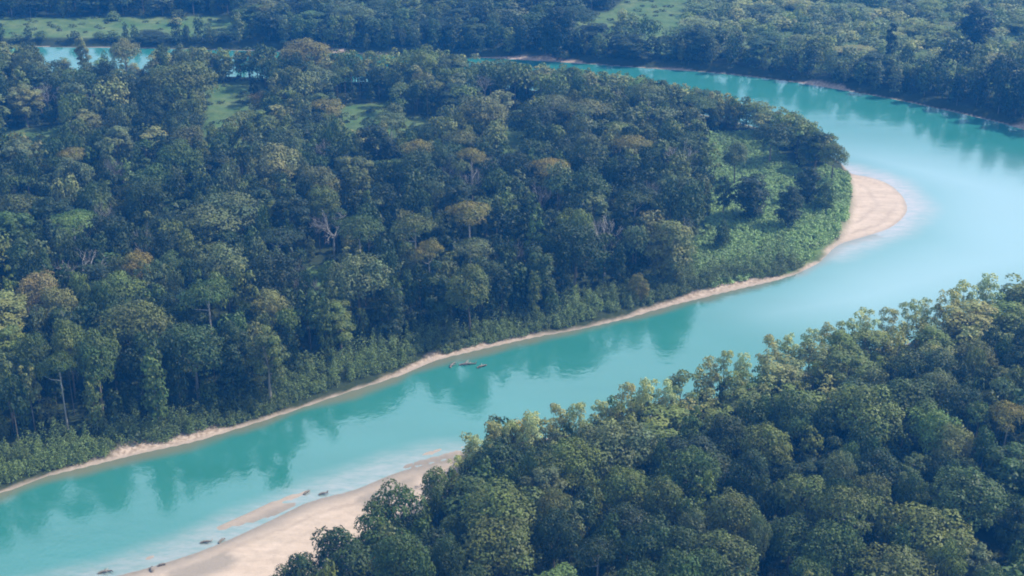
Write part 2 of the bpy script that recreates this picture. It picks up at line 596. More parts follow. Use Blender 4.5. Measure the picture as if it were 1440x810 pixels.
def bare_parts(seed, h=21.0, R=6.5):
    """leafless spreading tree: trunk and a crown of branches and twigs"""
    r = np.random.default_rng(seed)
    zt = h * 0.48
    trunk = tube([(0, 0, -1.2), (0.2, 0.1, zt * 0.5), (0.1, -0.2, zt)], [0.42, 0.33, 0.27], 7)
    br = []

    def grow(p, d, ln, rad_, lev):
        q = p + d * ln
        m = (p + q) / 2 + r.normal(0, 0.07 * ln, 3)
        br.append(tube([p, m, q], [rad_, rad_ * 0.8, rad_ * 0.55], 5 if lev < 2 else 3))
        if lev >= 4:
            return
        for _ in range(3 if lev < 3 else 4):
            nd = unit(d + r.normal(0, 0.55, 3) + np.array([0, 0, 0.12]))
            grow(q if r.random() < 0.6 else p * 0.4 + q * 0.6, nd, ln * r.uniform(0.6, 0.8), rad_ * 0.55, lev + 1)

    for k in range(6):
        a = 2 * math.pi * (k + r.uniform(-0.3, 0.3)) / 6
        grow(np.array([0.1, -0.2, zt - r.uniform(0, 1.5)]), unit(np.array([math.cos(a) * 0.8, math.sin(a) * 0.8, r.uniform(0.7, 1.2)])), h * 0.19, 0.2, 1)
    return trunk, join(br)


NEAR_LEAF = {'dome': (6200, 0.31), 'tall': (6200, 0.31), 'umbrella': (4200, 0.30), 'river': (2600, 0.25), 'bushy': (4600, 0.29), 'curtain': (7200, 0.31)}
VARIANTS = {}
for fi, (form, cnt) in enumerate((('dome', 7), ('tall', 5), ('umbrella', 4), ('river', 6), ('bushy', 3), ('curtain', 5))):
    VARIANTS[form] = []
    for k in range(cnt):
        n, s = NEAR_LEAF[form]
        v, f, t, L = crown(form, 100 * fi + k, n, s)
        cm = mesh_from('crown', v, f, M_LEAF, {'tint': t})
        tv, tf = trunk_parts(form, 100 * fi + k, L)
        VARIANTS[form].append((cm, mesh_from('trunk', tv, tf, M_BARK, None, True)))
VARIANTS['bare'] = []
for k in range(3):
    (tv, tf), (bv, bf) = bare_parts(700 + k)
    VARIANTS['bare'].append((mesh_from('branches', bv, bf, M_BARK, None, True), mesh_from('trunk', tv, tf, M_BARK, None, True)))
FORMS['bare'] = dict(h=21.0, R=6.5, zc=14, hz=6, lobes=0, lr=(0, 0), low=0)

COLOURS = {
    'dark green': (0.029, 0.050, 0.017), 'deep green': (0.047, 0.078, 0.022), 'mid green': (0.068, 0.111, 0.026),
    'light green': (0.117, 0.152, 0.033), 'bright green': (0.125, 0.197, 0.045), 'olive green': (0.108, 0.132, 0.032),
    'brownish': (0.129, 0.140, 0.043), 'yellowish': (0.194, 0.172, 0.038), 'grey green': (0.118, 0.149, 0.056),
    'pale green': (0.187, 0.199, 0.064), 'orange brown': (0.236, 0.191, 0.040), 'pinkish brown': (0.244, 0.203, 0.073),
}
BARKS = [(0.16, 0.13, 0.10), (0.24, 0.21, 0.17), (0.11, 0.09, 0.07)]
KIND = {'dome': 'rainforest_tree', 'tall': 'rainforest_tree', 'umbrella': 'umbrella_tree', 'river': 'riverside_tree', 'bushy': 'rainforest_tree', 'curtain': 'rainforest_tree', 'bare': 'bare_tree'}


def ground_z(x, y):
    return float(fields(np.array([x]), np.array([y]))[1][0])


def tree(form, x, y, z, sx, sz, rot, colour, bark, label, group=None):
    nm = KIND[form]
    root = bpy.data.objects.new(nm, None)
    root.empty_display_size = 1.0
    COL.objects.link(root)
    root.location = (x, y, z)
    root.rotation_euler = (0, 0, rot)
    root.scale = (sx, sx, sz)
    root['label'] = label
    root['category'] = 'tree'
    if group:
        root['group'] = group
    cm, tm = VARIANTS[form][int(rng.integers(len(VARIANTS[form])))]
    c = link('branches' if form == 'bare' else 'crown', cm, root)
    c.color = (*colour, 1)
    t = link('trunk', tm, root)
    t.color = (*bark, 1)
    if form == 'bare':
        c.color = (*bark, 1)
    return root


# ------------------------------------------------------------------ trees one can point out, from the photograph:
# px of the crown's middle, py of its top, crown width in px, height in m, form, colour, label, how its neighbours refer to it
LM = [
    # forest on the near bank
    (1222, 557, 97, 22, 'dome', 'light green', 'broad light green domed tree in the middle of the right-hand forest', 'the broad light green dome'),
    (1317, 583, 73, 20, 'dome', 'bright green', 'round bright green tree below the broad light green dome', 'the round bright green tree'),
    (1342, 606, 55, 19, 'dome', 'pale green', 'whitish pale green crown beside the round bright green tree', 'the whitish pale green crown'),
    (1182, 642, 44, 21, 'dome', 'grey green', 'small pale grey crown over a dark gap in the right-hand forest', 'the small pale grey crown'),
    (1276, 655, 32, 19, 'tall', 'grey green', 'narrow grey crown standing beside a dark hollow of the canopy', 'the narrow grey crown'),
    (1197, 699, 84, 23, 'umbrella', 'olive green', 'olive umbrella crown with bare pale limbs showing under it', 'the olive umbrella crown'),
    (1365, 676, 108, 21, 'dome', 'mid green', 'widest flat green crown near the right edge of the photo', 'the widest flat green crown'),
    (1338, 772, 52, 19, 'dome', 'light green', 'yellow green feathery crown close to the bottom right corner', 'the yellow green feathery crown'),
    (1066, 733, 36, 20, 'dome', 'grey green', 'little grey tufted crown beside the darkest gap near the bottom', 'the little grey tufted crown'),
    (708, 702, 116, 20, 'dome', 'light green', 'broad yellow green dome nearest the sandbar, widest of its forest', 'the broad yellow green dome'),
    (700, 747, 108, 19, 'dome', 'olive green', 'large rounded yellow green tree in front of the broad yellow green dome', 'the large rounded tree'),
    (867, 607, 104, 21, 'dome', 'grey green', 'wide grey green dome behind the riverside trees', 'the wide grey green dome'),
    (806, 636, 80, 20, 'dome', 'light green', 'fresh green rounded tree just left of the wide grey green dome', 'the fresh green rounded tree'),
    (776, 699, 52, 20, 'umbrella', 'brownish', 'brownish olive crown right of the broad yellow green dome', 'the brownish olive crown'),
    (560, 690, 70, 15, 'bushy', 'mid green', 'bushy green tree at the upper end of the sandbar', 'the bushy tree by the sand'),
    (478, 752, 84, 15, 'bushy', 'deep green', 'low dark bushy tree overhanging the middle of the sandbar', 'the tree overhanging the sandbar'),
    (425, 780, 70, 12, 'bushy', 'deep green', 'low dark bush tree farthest down the sandbar', 'the lowest sandbar tree'),
    (522, 722, 62, 13, 'bushy', 'mid green', 'small round tree on the sand between two larger bushy trees', 'the small sandbar tree'),
    (612, 668, 52, 12, 'bushy', 'light green', 'light green bush tree where the sandbar narrows away', 'the narrow end bush tree'),
    (392, 803, 46, 10, 'bushy', 'deep green', 'dark bush at the bottom edge beside the open sand', 'the bottom edge bush'),
    (975, 640, 70, 21, 'dome', 'mid green', 'plain green domed tree halfway between two grey green domes', 'the plain green dome'),
    (1030, 700, 74, 21, 'dome', 'olive green', 'olive rounded tree above the little grey tufted crown', 'the olive rounded tree'),
    (1420, 575, 54, 21, 'umbrella', 'yellowish', 'yellowish crown at the right edge above the forest', 'the yellowish edge crown'),
    (930, 745, 80, 20, 'dome', 'deep green', 'dark green dome at the bottom of the photo, near its middle', 'the dark bottom dome'),
    (1120, 560, 66, 20, 'dome', 'mid green', 'green domed tree behind the row of pale riverside trees', 'the dome behind the riverside row'),
    # forest on the peninsula, seen above the river
    (50, 392, 62, 22, 'dome', 'pinkish brown', 'pinkish brown crown near the left edge of the photo', 'the pinkish brown crown'),
    (80, 413, 56, 20, 'dome', 'pale green', 'pale green crown just below the pinkish brown crown', 'the pale green crown'),
    (310, 284, 98, 24, 'dome', 'grey green', 'broad pale grey dome high in the left forest', 'the broad pale grey dome'),
    (100, 305, 66, 21, 'umbrella', 'bright green', 'flat bright green crown in the dark left forest', 'the flat bright green crown'),
    (193, 364, 42, 21, 'dome', 'orange brown', 'small orange brown crown in the left forest', 'the small orange brown crown'),
    (190, 436, 92, 23, 'dome', 'olive green', 'broad olive dome above the left stretch of river', 'the broad olive dome'),
    (372, 458, 56, 25, 'tall', 'olive green', 'tall olive brown tree with a pale trunk facing the river', 'the tall olive brown tree'),
    (660, 291, 62, 25, 'umbrella', 'yellowish', 'yellow olive umbrella crown with pale limbs in mid forest', 'the yellow olive umbrella'),
    (603, 346, 42, 23, 'umbrella', 'yellowish', 'small flat yellow crown below the yellow olive umbrella', 'the small flat yellow crown'),
    (852, 304, 54, 23, 'bare', 'grey green', 'leafless grey tree with fine twigs in front of the point', 'the leafless grey tree'),
    (660, 380, 62, 23, 'dome', 'olive green', 'olive rounded tree between two dark towers facing the river', 'the olive riverside dome'),
    (897, 388, 26, 9, 'bushy', 'yellowish', 'small yellow green tree low beside the river bank', 'the small yellow green tree'),
    (517, 269, 18, 23, 'tall', 'light green', 'slim yellow green tree sticking up among dark crowns', 'the slim yellow green tree'),
    (825, 146, 64, 22, 'umbrella', 'brownish', 'wide greyish brown flat crown behind the bare gap', 'the wide greyish brown crown'),
    (890, 199, 50, 21, 'umbrella', 'yellowish', 'yellow olive flat crown left of the point', 'the yellow olive flat crown'),
    (648, 189, 45, 21, 'umbrella', 'brownish', 'brown flat crown beside a small grassy clearing', 'the brown flat crown'),
    (588, 204, 47, 21, 'umbrella', 'yellowish', 'yellow flat crown just below the small grassy clearing', 'the yellow flat crown'),
    (663, 214, 42, 21, 'umbrella', 'yellowish', 'yellow rounded crown below the brown flat crown', 'the yellow rounded crown'),
    (775, 229, 56, 21, 'umbrella', 'orange brown', 'orange brown flat crown in front of the narrow grass strip', 'the orange brown flat crown'),
    (677, 144, 76, 23, 'dome', 'brownish', 'broad brownish dome left of the narrow grass strip', 'the broad brownish dome'),
    (955, 204, 52, 22, 'bare', 'grey green', 'leafless grey tree beside the scrub of the point', 'the leafless tree by the scrub'),
    (663, 236, 46, 21, 'bare', 'grey green', 'small leafless grey tree below the yellow rounded crown', 'the small leafless tree'),
    (810, 194, 66, 20, 'dome', 'dark green', 'dark round tree right of the narrow grass strip', 'the dark tree by the strip'),
    (260, 94, 78, 30, 'dome', 'olive green', 'largest tree of the upper left forest, dark with a brownish top', 'the largest upper left tree'),
    (147, 92, 28, 20, 'dome', 'dark green', 'dark round tree in front of the turquoise backwater', 'the dark round backwater tree'),
    (226, 62, 18, 22, 'tall', 'dark green', 'thin dark tree rising above the backwater row', 'the thin dark tree'),
    (430, 63, 76, 22, 'dome', 'yellowish', 'broad yellow green tree under the dark far woods', 'the broad yellow green far tree'),
    (173, 60, 42, 20, 'dome', 'pale green', 'pale round tree right of the open turquoise water', 'the pale round tree'),
    (113, 54, 22, 20, 'tall', 'pale green', 'narrow pale tree splitting the view of the turquoise backwater', 'the narrow pale tree'),
    (100, 212, 42, 20, 'umbrella', 'yellowish', 'yellowish brown crown in the upper left forest', 'the yellowish brown crown'),
    (432, 164, 42, 20, 'dome', 'dark green', 'dark round tree among pale grey trees right of the clearing', 'the dark round tree'),
    (370, 132, 34, 10, 'bushy', 'orange brown', 'low orange brown bush at the edge of the bright clearing', 'the low orange brown bush'),
    (356, 112, 16, 13, 'tall', 'dark green', 'small dark leaning tree at the end of the bright clearing', 'the small dark clearing tree'),
    (460, 147, 52, 17, 'umbrella', 'yellowish', 'flat yellow crown right of the bright clearing', 'the flat yellow crown'),
    (1058, 250, 56, 18, 'curtain', 'dark green', 'large dark tree standing alone in the scrub of the point', 'the large dark scrub tree'),
    (1112, 266, 38, 16, 'curtain', 'dark green', 'dark upright tree in the scrub toward the sand spit', 'the dark upright scrub tree'),
    (1020, 250, 24, 17, 'tall', 'deep green', 'narrow dark tree at the inner edge of the scrub', 'the narrow scrub edge tree'),
    (968, 300, 14, 20, 'bare', 'grey green', 'pale dead tree at the edge of the scrub', 'the pale dead tree'),
    (1150, 188, 44, 17, 'tall', 'deep green', 'dark tree on the tip of the point above the sand spit', 'the dark tip tree'),
    (1086, 178, 52, 17, 'dome', 'deep green', 'dark rounded tree behind the large dark tree of the scrub', 'the dark tree behind the scrub'),
    (1174, 206, 38, 15, 'dome', 'light green', 'light green tree at the very tip, nearest the sand spit', 'the light green tip tree'),
    (1138, 238, 40, 15, 'curtain', 'dark green', 'low dark tree in the scrub just inside the sand spit', 'the low dark scrub tree'),
    (1036, 208, 36, 17, 'dome', 'grey green', 'grey green tree at the inner upper corner of the scrub', 'the grey green corner tree'),
    (1016, 318, 26, 9, 'bushy', 'deep green', 'small green bush tree in the open scrub near the forest edge', 'the small scrub bush'),
    (1162, 262, 34, 10, 'bushy', 'mid green', 'low green bush beside the upper end of the sand spit', 'the low spit bush'),
    # far bank
    (1382, 92, 30, 15, 'bushy', 'bright green', 'round bright green tree on the far bank near the right edge', 'the bright far tree'),
    (1256, 34, 16, 24, 'tall', 'dark green', 'slim dark spire of a tree on the far bank', 'the slim dark spire'),
    (1378, 4, 50, 26, 'curtain', 'dark green', 'big dark round tree at the top right corner', 'the big dark corner tree'),
    (785, 2, 48, 30, 'curtain', 'dark green', 'tallest dark tree on the far bank at the top edge', 'the tallest far tree'),
]
# the row of pale trees along the near bank's edge
ROW = [(640, 640, 24, 12), (668, 612, 28, 14), (692, 594, 28, 17), (722, 592, 24, 16), (748, 578, 34, 18), (782, 570, 30, 17), (812, 566, 30, 17), (842, 562, 26, 16),
       (884, 540, 36, 20), (912, 530, 38, 21), (940, 536, 30, 19), (1000, 500, 26, 17), (1020, 490, 26, 19), (1045, 498, 28, 18), (1083, 472, 32, 19),
       (1110, 468, 30, 18), (1143, 458, 28, 18), (1168, 452, 28, 18), (1192, 447, 30, 18), (1223, 430, 38, 20), (1253, 425, 26, 18),
       (1281, 418, 28, 18), (1307, 414, 26, 17), (1334, 405, 30, 19), (1361, 392, 34, 20), (1391, 385, 34, 20)]
PLACED = []       # x, y, crown radius


def place(px, py, wpx, h):
    x, y, _ = at(px, py, h + 1.5)
    zc = to_px(x, y, h)[2]
    return x, y, wpx * zc / FPX / 2


things = []
for (px, py, wpx, h, form, colour, label, ref) in LM:
    x, y, R = place(px, py, wpx, h)
    things.append(dict(form=form, x=x, y=y, R=R, h=h, colour=COLOURS[colour], cname=colour, label=label, ref=ref, px=px, py=py))
    PLACED.append((x, y, R))
n_row = len(ROW)
ORD = ['first', 'second', 'third', 'fourth', 'fifth', 'sixth', 'seventh', 'eighth', 'ninth', 'tenth', 'eleventh', 'twelfth', 'thirteenth']
for i, (px, py, wpx, h) in enumerate(ROW):
    x, y, R = place(px, py, wpx, h)
    k = i if i < n_row // 2 else n_row - 1 - i
    side = 'the sandbar end' if i < n_row // 2 else 'the right edge'
    c = [(0.34, 0.37, 0.13), (0.37, 0.41, 0.17), (0.35, 0.34, 0.12)][i % 3]
    where = 'nearest' if k == 0 else ORD[k] + ' from'
    things.append(dict(form='river', x=x, y=y, R=R, h=h, colour=c, cname='pale green', px=px, py=py, ref=None,
                       label=f'slender pale riverside tree, {where} {side} of the waterside row', group='pale trees along the near waterside'))
    PLACED.append((x, y, R * 0.8))

# ------------------------------------------------------------------ fill the forest: large crowns first, smaller ones in the gaps
NC = 60000
cx = rng.uniform(-480, 480, NC)
cy = rng.uniform(215, 1010, NC)
pxx, pyy, zz = to_px(cx, cy, 18.0)
ok = (pxx > -260) & (pxx < W0 + 260) & (pyy > -60) & (pyy < H0 + 150)
cx, cy = cx[ok], cy[ok]
d, z, sand, grass, bar, spit = fields(cx, cy)
in_pen = inside(cx, cy, penin)
gpx, gpy, _ = to_px(cx, cy, 1.5)
far = ~in_pen & (gpy < 300) & (cy > 480)
right = ~in_pen & ~far
keep = (d < -4.5) & (bar < 0.1) & (spit < 0.1) & (grass < 0.35)
sparse = (grass >= 0.35) & (rng.random(len(cx)) < 0.5) & (d < -6) & (bar < 0.1) & (spit < 0.1) & inside(cx, cy, FAR_SCRUB)
back = in_pen & (gpx < 225) & (gpx > 55) & (gpy < 130)            # the thin screen before the backwater
keep &= ~(back & (rng.random(len(cx)) < 0.8))
keep &= ~(right & (d > -11))
bnd = np.interp(gpx, [-100, 0, 110, 190, 400, 450, 600, 640, 770, 810, 930, 970], [1, 1, 1, 0, 0, 1, 1, 0, 0, 1, 1, 0])
keep &= ~(in_pen & (cy < 520) & (d > -7 - 7 * bnd))
sparse |= (grass >= 0.35) & far & (rng.random(len(cx)) < 0.004) & (d < -6)
keep |= sparse
sel = np.nonzero(keep)[0]
cell, G = 10.0, {}


def g_add(x, y, R, j):
    G.setdefault((int(x // cell), int(y // cell)), []).append((x, y, R))


def g_ok(x, y, R, k=0.80):
    i0, j0 = int(x // cell), int(y // cell)
    for a in range(i0 - 2, i0 + 3):
        for b in range(j0 - 2, j0 + 3):
            for (u, v, q) in G.get((a, b), ()):
                if (u - x) ** 2 + (v - y) ** 2 < (k * (R + q)) ** 2:
                    return False
    return True


for (x, y, R) in PLACED:
    g_add(x, y, R, 0)
fill = []
n_sel = len(sel)
clump = fbm(cx, cy, 60, 91)
for q, j in enumerate(sel):
    t = q / n_sel
    big = t < 0.06
    R = rng.uniform(6.0, 9.4) if big else (rng.uniform(4.0, 6.0) if t < 0.3 else rng.uniform(2.5, 4.3))
    if in_pen[j]:
        R *= 0.92
    if far[j]:
        R *= 1.25
    if d[j] > -9:
        R = min(R, 4.0)
    x, y = float(cx[j]), float(cy[j])
    if g_ok(x, y, R):
        g_add(x, y, R, 0)
        fill.append((x, y, R, bool(in_pen[j]), bool(far[j]), float(d[j]), bool(grass[j] >= 0.35), float(z[j]), float(clump[j])))

for q, j in enumerate(rng.permutation(sel)):
    if grass[j] >= 0.35:
        continue
    x, y, R = float(cx[j]), float(cy[j]), rng.uniform(2.0, 3.0)
    if g_ok(x, y, R, 0.66):
        g_add(x, y, R, 0)
        fill.append((x, y, R, bool(in_pen[j]), bool(far[j]), float(d[j]), None, float(z[j]), 0.0))

# close-set smaller trees along the waterside of the near bank and the far side of the peninsula
def waterside(line, step, o0, o1, px0, px1, pen_):
    sg = np.diff(line, axis=0)
    ln = np.linalg.norm(sg, axis=1)
    cm = np.concatenate([[0], np.cumsum(ln)])
    for q in np.arange(1, cm[-1], step):
        i = min(int(np.searchsorted(cm, q)) - 1, len(sg) - 1)
        i = max(i, 0)
        p = line[i] + sg[i] * ((q - cm[i]) / ln[i])
        nr = np.array([-sg[i][1], sg[i][0]]) / ln[i]
        p = p + nr * rng.uniform(o0, o1) + rng.normal(0, 0.8, 2)
        a = to_px(p[0], p[1], 2)[0]
        if px0 < a < px1:
            dd, zz_ = [float(v[0]) for v in fields(p[:1], p[1:])[:2]]
            if dd < -3:
                fill.append((float(p[0]), float(p[1]), float(rng.uniform(2.6, 3.9)), pen_, False, dd, 'row', zz_, 0.0))


waterside(curve(poly(RIGHT_BANK[:9]), 4), 3.6, 6, 17, 630, 1600, False)
waterside(curve(poly(BACK_SHORE), 4), 3.8, 5, 15, 225, 1175, True)

PAL_RIGHT = [('deep green', 3), ('mid green', 4), ('light green', 1.2), ('olive green', 1.4), ('grey green', 0.8), ('dark green', 1.6)]
PAL_LEFT = [('deep green', 3.2), ('mid green', 1.8), ('olive green', 1.4), ('grey green', 1.7), ('dark green', 3.4), ('brownish', 0.3), ('light green', 0.9), ('pale green', 0.35)]
PAL_FAR = [('deep green', 3), ('mid green', 2), ('grey green', 2.2), ('dark green', 3), ('light green', 0.9)]
PAL_SCRUB = [('grey green', 3), ('light green', 3), ('mid green', 0.8), ('pale green', 2.5)]


def pick(pal):
    w = np.array([p[1] for p in pal], float)
    return pal[int(rng.choice(len(pal), p=w / w.sum()))][0]


# how high the far edge of the peninsula forest reaches up the picture
TOPLINE = ([-300, 54, 58, 216, 222, 640, 700, 800, 880, 960, 1060, 1130, 1180, 1200], [60, 60, 98, 98, 66, 68, 83, 93, 101, 118, 138, 160, 195, 235])
cands = []
for (x, y, R, pen, fr, dd, scr, zg, cl) in fill:
    if scr is None:
        form, h, cn = 'bushy', rng.uniform(7, 12), pick(PAL_LEFT)
    elif scr == 'row':
        form, h = rng.choice(['river', 'curtain'], p=[0.65, 0.35]), rng.uniform(9, 14) if not pen else rng.uniform(12, 18)
        cn = rng.choice(['pale green', 'light green', 'yellowish', 'olive green', 'mid green'], p=[0.35, 0.25, 0.1, 0.15, 0.15])
        h = h * 1.0
        while pen and h > 6 and to_px(x, y, zg + h)[1] < float(np.interp(to_px(x, y, h)[0], *TOPLINE)):
            h *= 0.94
    elif scr:
        form, h, cn = 'bushy', rng.uniform(4, 9), pick(PAL_SCRUB)
    elif pen:
        form = rng.choice(['dome', 'tall', 'umbrella', 'bare'], p=[0.5, 0.36, 0.11, 0.03])
        h = rng.uniform(17, 26) * (0.85 + 0.12 * min(R, 8) / 5)
        cn = pick(PAL_LEFT)
        if y > 540 and rng.random() < 0.40:
            cn = rng.choice(['grey green', 'olive green', 'pale green', 'light green'])
        px_, py_, _z = to_px(x, y, h)
        if py_ < 175 and px_ > 280:
            h *= 0.86
        if dd > -20 and y > 520:
            form, h, cn = (rng.choice(['curtain', 'tall', 'river'], p=[0.5, 0.3, 0.2]), rng.uniform(15, 21), rng.choice(['light green', 'pale green', 'bright green', 'olive green', 'deep green'], p=[0.32, 0.33, 0.1, 0.1, 0.15]))
        elif dd > -17:
            form = rng.choice(['curtain', 'tall', 'dome'], p=[0.7, 0.2, 0.1])
            h = max(h, 18)
        lim = float(np.interp(px_, *TOPLINE))
        px_ = to_px(x, y, h)[0]
        for _k in range(12):
            if to_px(x, y, zg + h)[1] >= lim:
                break
            h *= 0.92
    elif fr:
        form = rng.choice(['dome', 'tall'], p=[0.55, 0.45])
        h, cn = rng.uniform(12, 18) + 9 * smooth(0.52, 0.7, cl), pick(PAL_FAR)
        if dd > -16:
            form = 'curtain'
        gx_, gy_, _q = to_px(x, y, zg)
        if gx_ < 335 and 50 < gy_ < 68:
            form, h = 'bushy', rng.uniform(3, 6)
        if cl > 0.55 and rng.random() < 0.6:
            cn = 'dark green'
    else:
        form = rng.choice(['dome', 'tall', 'umbrella', 'bare'], p=[0.76, 0.18, 0.06, 0.0])
        h, cn = rng.uniform(15, 21), pick(PAL_RIGHT)
        sd = float(signed(np.array([x]), np.array([y]), SANDBAR)[0])
        if dd > -32 and sd < -18:
            form, h, cn = 'river', rng.uniform(13, 18), rng.choice(['pale green', 'light green', 'olive green'])
        if sd > -18:
            form, h = 'bushy', rng.uniform(9, 14)
    if form in ('umbrella', 'bare'):
        R = max(R, 3.6)
    fringe = 1.3 if scr == 'row' else 1.35 if scr else 1.0 if fr else 1.3 if (pen and dd > -20 and y > 520) or (not pen and not fr and form == 'river') else 1.0
    c = fringe * np.array(COLOURS[cn]) * rng.uniform(0.82, 1.22) * np.array([rng.uniform(0.93, 1.08), 1, rng.uniform(0.9, 1.1)])
    px_, py_, zc_ = to_px(x, y, zg + h * 0.9)
    cands.append(dict(form=str(form), x=x, y=y, R=R, h=float(h), colour=tuple(c), cname=str(cn), px=px_, py=py_, size=R / zc_,
                      seen=(-10 < px_ < W0 + 10) and (-5 < py_ < H0 + 12), z=zg, pen=pen))
N_THINGS = 205
order = sorted([c for c in cands if c['seen']], key=lambda c: -c['size'] * (1.0 if c['R'] > 3.3 else 0.7))
chosen = {id(c) for c in order[:N_THINGS]}

# labels of the unnamed near trees: where each stands from the nearest tree one can point out
DIRS = ['right of', 'behind and right of', 'behind', 'behind and left of', 'left of', 'in front and left of', 'in front of', 'in front and right of']
used = {}
refs = [t for t in things if t['ref']]
for c in order[:N_THINGS]:
    b = min(refs, key=lambda t: (t['px'] - c['px']) ** 2 + 1.6 * (t['py'] - c['py']) ** 2)
    dx, dy = c['px'] - b['px'], -(c['py'] - b['py']) * 1.4
    k = int(round(math.atan2(dy, dx) / (math.pi / 4))) % 8
    used.setdefault((b['ref'], k), []).append((math.hypot(dx, dy), c))
for (ref, k), v in used.items():
    v.sort(key=lambda q: q[0])
    for i, (_d, c) in enumerate(v):
        c['ref'] = None
        shape = {'dome': 'rounded', 'tall': 'upright', 'umbrella': 'flat-topped', 'bare': 'leafless', 'bushy': 'bushy', 'river': 'slender', 'curtain': 'vine-hung'}[c['form']]
        n = '' if i == 0 else f', {ORD[i]} out'
        cn = 'grey' if c['form'] == 'bare' else c['cname']
        c['label'] = f"{cn} {shape} tree {DIRS[k]} {ref}{n}"
        c['group'] = 'trees of the peninsula forest' if c['pen'] else 'trees of the near bank forest'
        things.append(c)

for t in things:
    p = FORMS[t['form']]
    z = t['z'] if 'z' in t else ground_z(t['x'], t['y'])
    top = p['zc'] + p['hz'] * 1.05 if t['form'] not in ('umbrella', 'bare') else p['h'] * 0.92
    tree(t['form'], t['x'], t['y'], z, t['R'] / p['R'], t['h'] / top, float(rng.uniform(0, 6.28)), t['colour'],
         BARKS[int(rng.integers(3))] if t['form'] not in ('bare', 'umbrella') else (0.36, 0.34, 0.31), t['label'], t.get('group'))

# ------------------------------------------------------------------ the rest of the forest: one mass
LOW = {}
for fi, (form, cnt, n, s) in enumerate((('dome', 7, 820, 0.66), ('tall', 6, 820, 0.62), ('umbrella', 4, 640, 0.6), ('river', 5, 480, 0.42), ('bushy', 4, 400, 0.72), ('curtain', 5, 900, 0.62))):
    LOW[form] = [crown(form, 5000 + 100 * fi + k, n, s)[:3] for k in range(cnt)]
VV, FF, CC, MI, off = [], [], [], [], 0
bare_v = [bare_parts(700 + k)[1] for k in range(2)]
tube5 = tube([(0, 0, -1), (0, 0, 0.5), (0, 0, 1)], [0.30, 0.22, 0.14], 5)
for c in cands:
    if id(c) in chosen:
        continue
    form = c['form']
    p = FORMS[form]
    top = p['zc'] + p['hz'] * 1.05 if form not in ('umbrella', 'bare') else p['h'] * 0.92
    sx, sz = c['R'] / p['R'], c['h'] / top
    a = rng.uniform(0, 6.28)
    ca, sa = math.cos(a), math.sin(a)
    if form == 'bare':
        v, f = bare_v[int(rng.integers(2))]
        t = np.ones((len(v), 3))
        col = np.array((0.30, 0.28, 0.25))
    else:
        v, f, t = LOW[form][int(rng.integers(len(LOW[form])))]
        col = np.array(c['colour'])
    for vv, ff, cc, mi in ((v, f, t * col, 0), (tube5[0] * (1, 1, p['zc'] / 1.0), tube5[1], np.tile((0.2, 0.17, 0.14), (len(tube5[0]), 1)), 0)):
        w = np.stack([(vv[:, 0] * ca - vv[:, 1] * sa) * sx + c['x'], (vv[:, 0] * sa + vv[:, 1] * ca) * sx + c['y'], vv[:, 2] * sz + c['z']], 1)
        VV.append(w)
        FF.append(ff + off)
        CC.append(cc)
        off += len(w)
me = mesh_from('distant_forest', np.vstack(VV), np.vstack(FF), M_MASS, {'col': np.vstack(CC)})
link('distant_forest', me, kind='stuff', label='dense dark rainforest canopy receding over both banks of the river', category='forest')
print('trees: things', len(things), 'mass', len(cands) - N_THINGS, 'faces', len(me.polygons))


# ------------------------------------------------------------------ low growth nobody could count
def low_growth(name, pts, hts, rads, cols, n_leaf, size, label, category):
    VV, FF, CC, off = [], [], [], 0
    r = np.random.default_rng(77)
    for (x, y, zg), h, R, c in zip(pts, hts, rads, cols):
        n = n_leaf
        dd_ = unit(r.normal(0, 1, (n, 3)))
        dd_[:, 2] = np.abs(dd_[:, 2])
        C = np.array([x, y, zg]) + dd_ * np.array([R, R, h]) * r.uniform(0.6, 1.05, n)[:, None]
        v, f = leaves(C, dd_ + np.array([0, 0, 0.7]), size, r, 0.6)
        VV.append(v)
        FF.append(f + off)
        off += len(v)
        CC.append(np.repeat(np.array(c) * r.uniform(0.7, 1.3, (n, 1)), 4, 0))
    me = mesh_from(name, np.vstack(VV), np.vstack(FF), M_MASS, {'col': np.vstack(CC)})
    link(name, me, kind='stuff', label=label, category=category)


# scrub of the point
q = rng.uniform(0, 1, (26000, 2))
lo, hi = POINT_SCRUB.min(0) - 4, POINT_SCRUB.max(0) + 4
qx, qy = lo[0] + q[:, 0] * (hi[0] - lo[0]), lo[1] + q[:, 1] * (hi[1] - lo[1])
d, z, sand, grass, bar, spit = fields(qx, qy)
ok = (grass > 0.3) & (d < -3.5) & (spit < 0.35) & inside(qx, qy, POINT_SCRUB)
ok = np.nonzero(ok)[0][:3600]
nn_ = fbm(qx, qy, 16, 13)
low_growth('scrub', np.stack([qx, qy, z], 1)[ok], 0.5 + 2.6 * nn_[ok] ** 2.2 + rng.uniform(0, 0.6, len(ok)), rng.uniform(0.8, 1.9, len(ok)),
           [np.array((0.225, 0.335, 0.115)) * rng.uniform(0.75, 1.3) * (1 + 0.5 * (v - 0.5)) for v in nn_[ok]], 48, 0.34,
           'bright green low scrub covering the point of land', 'scrub')
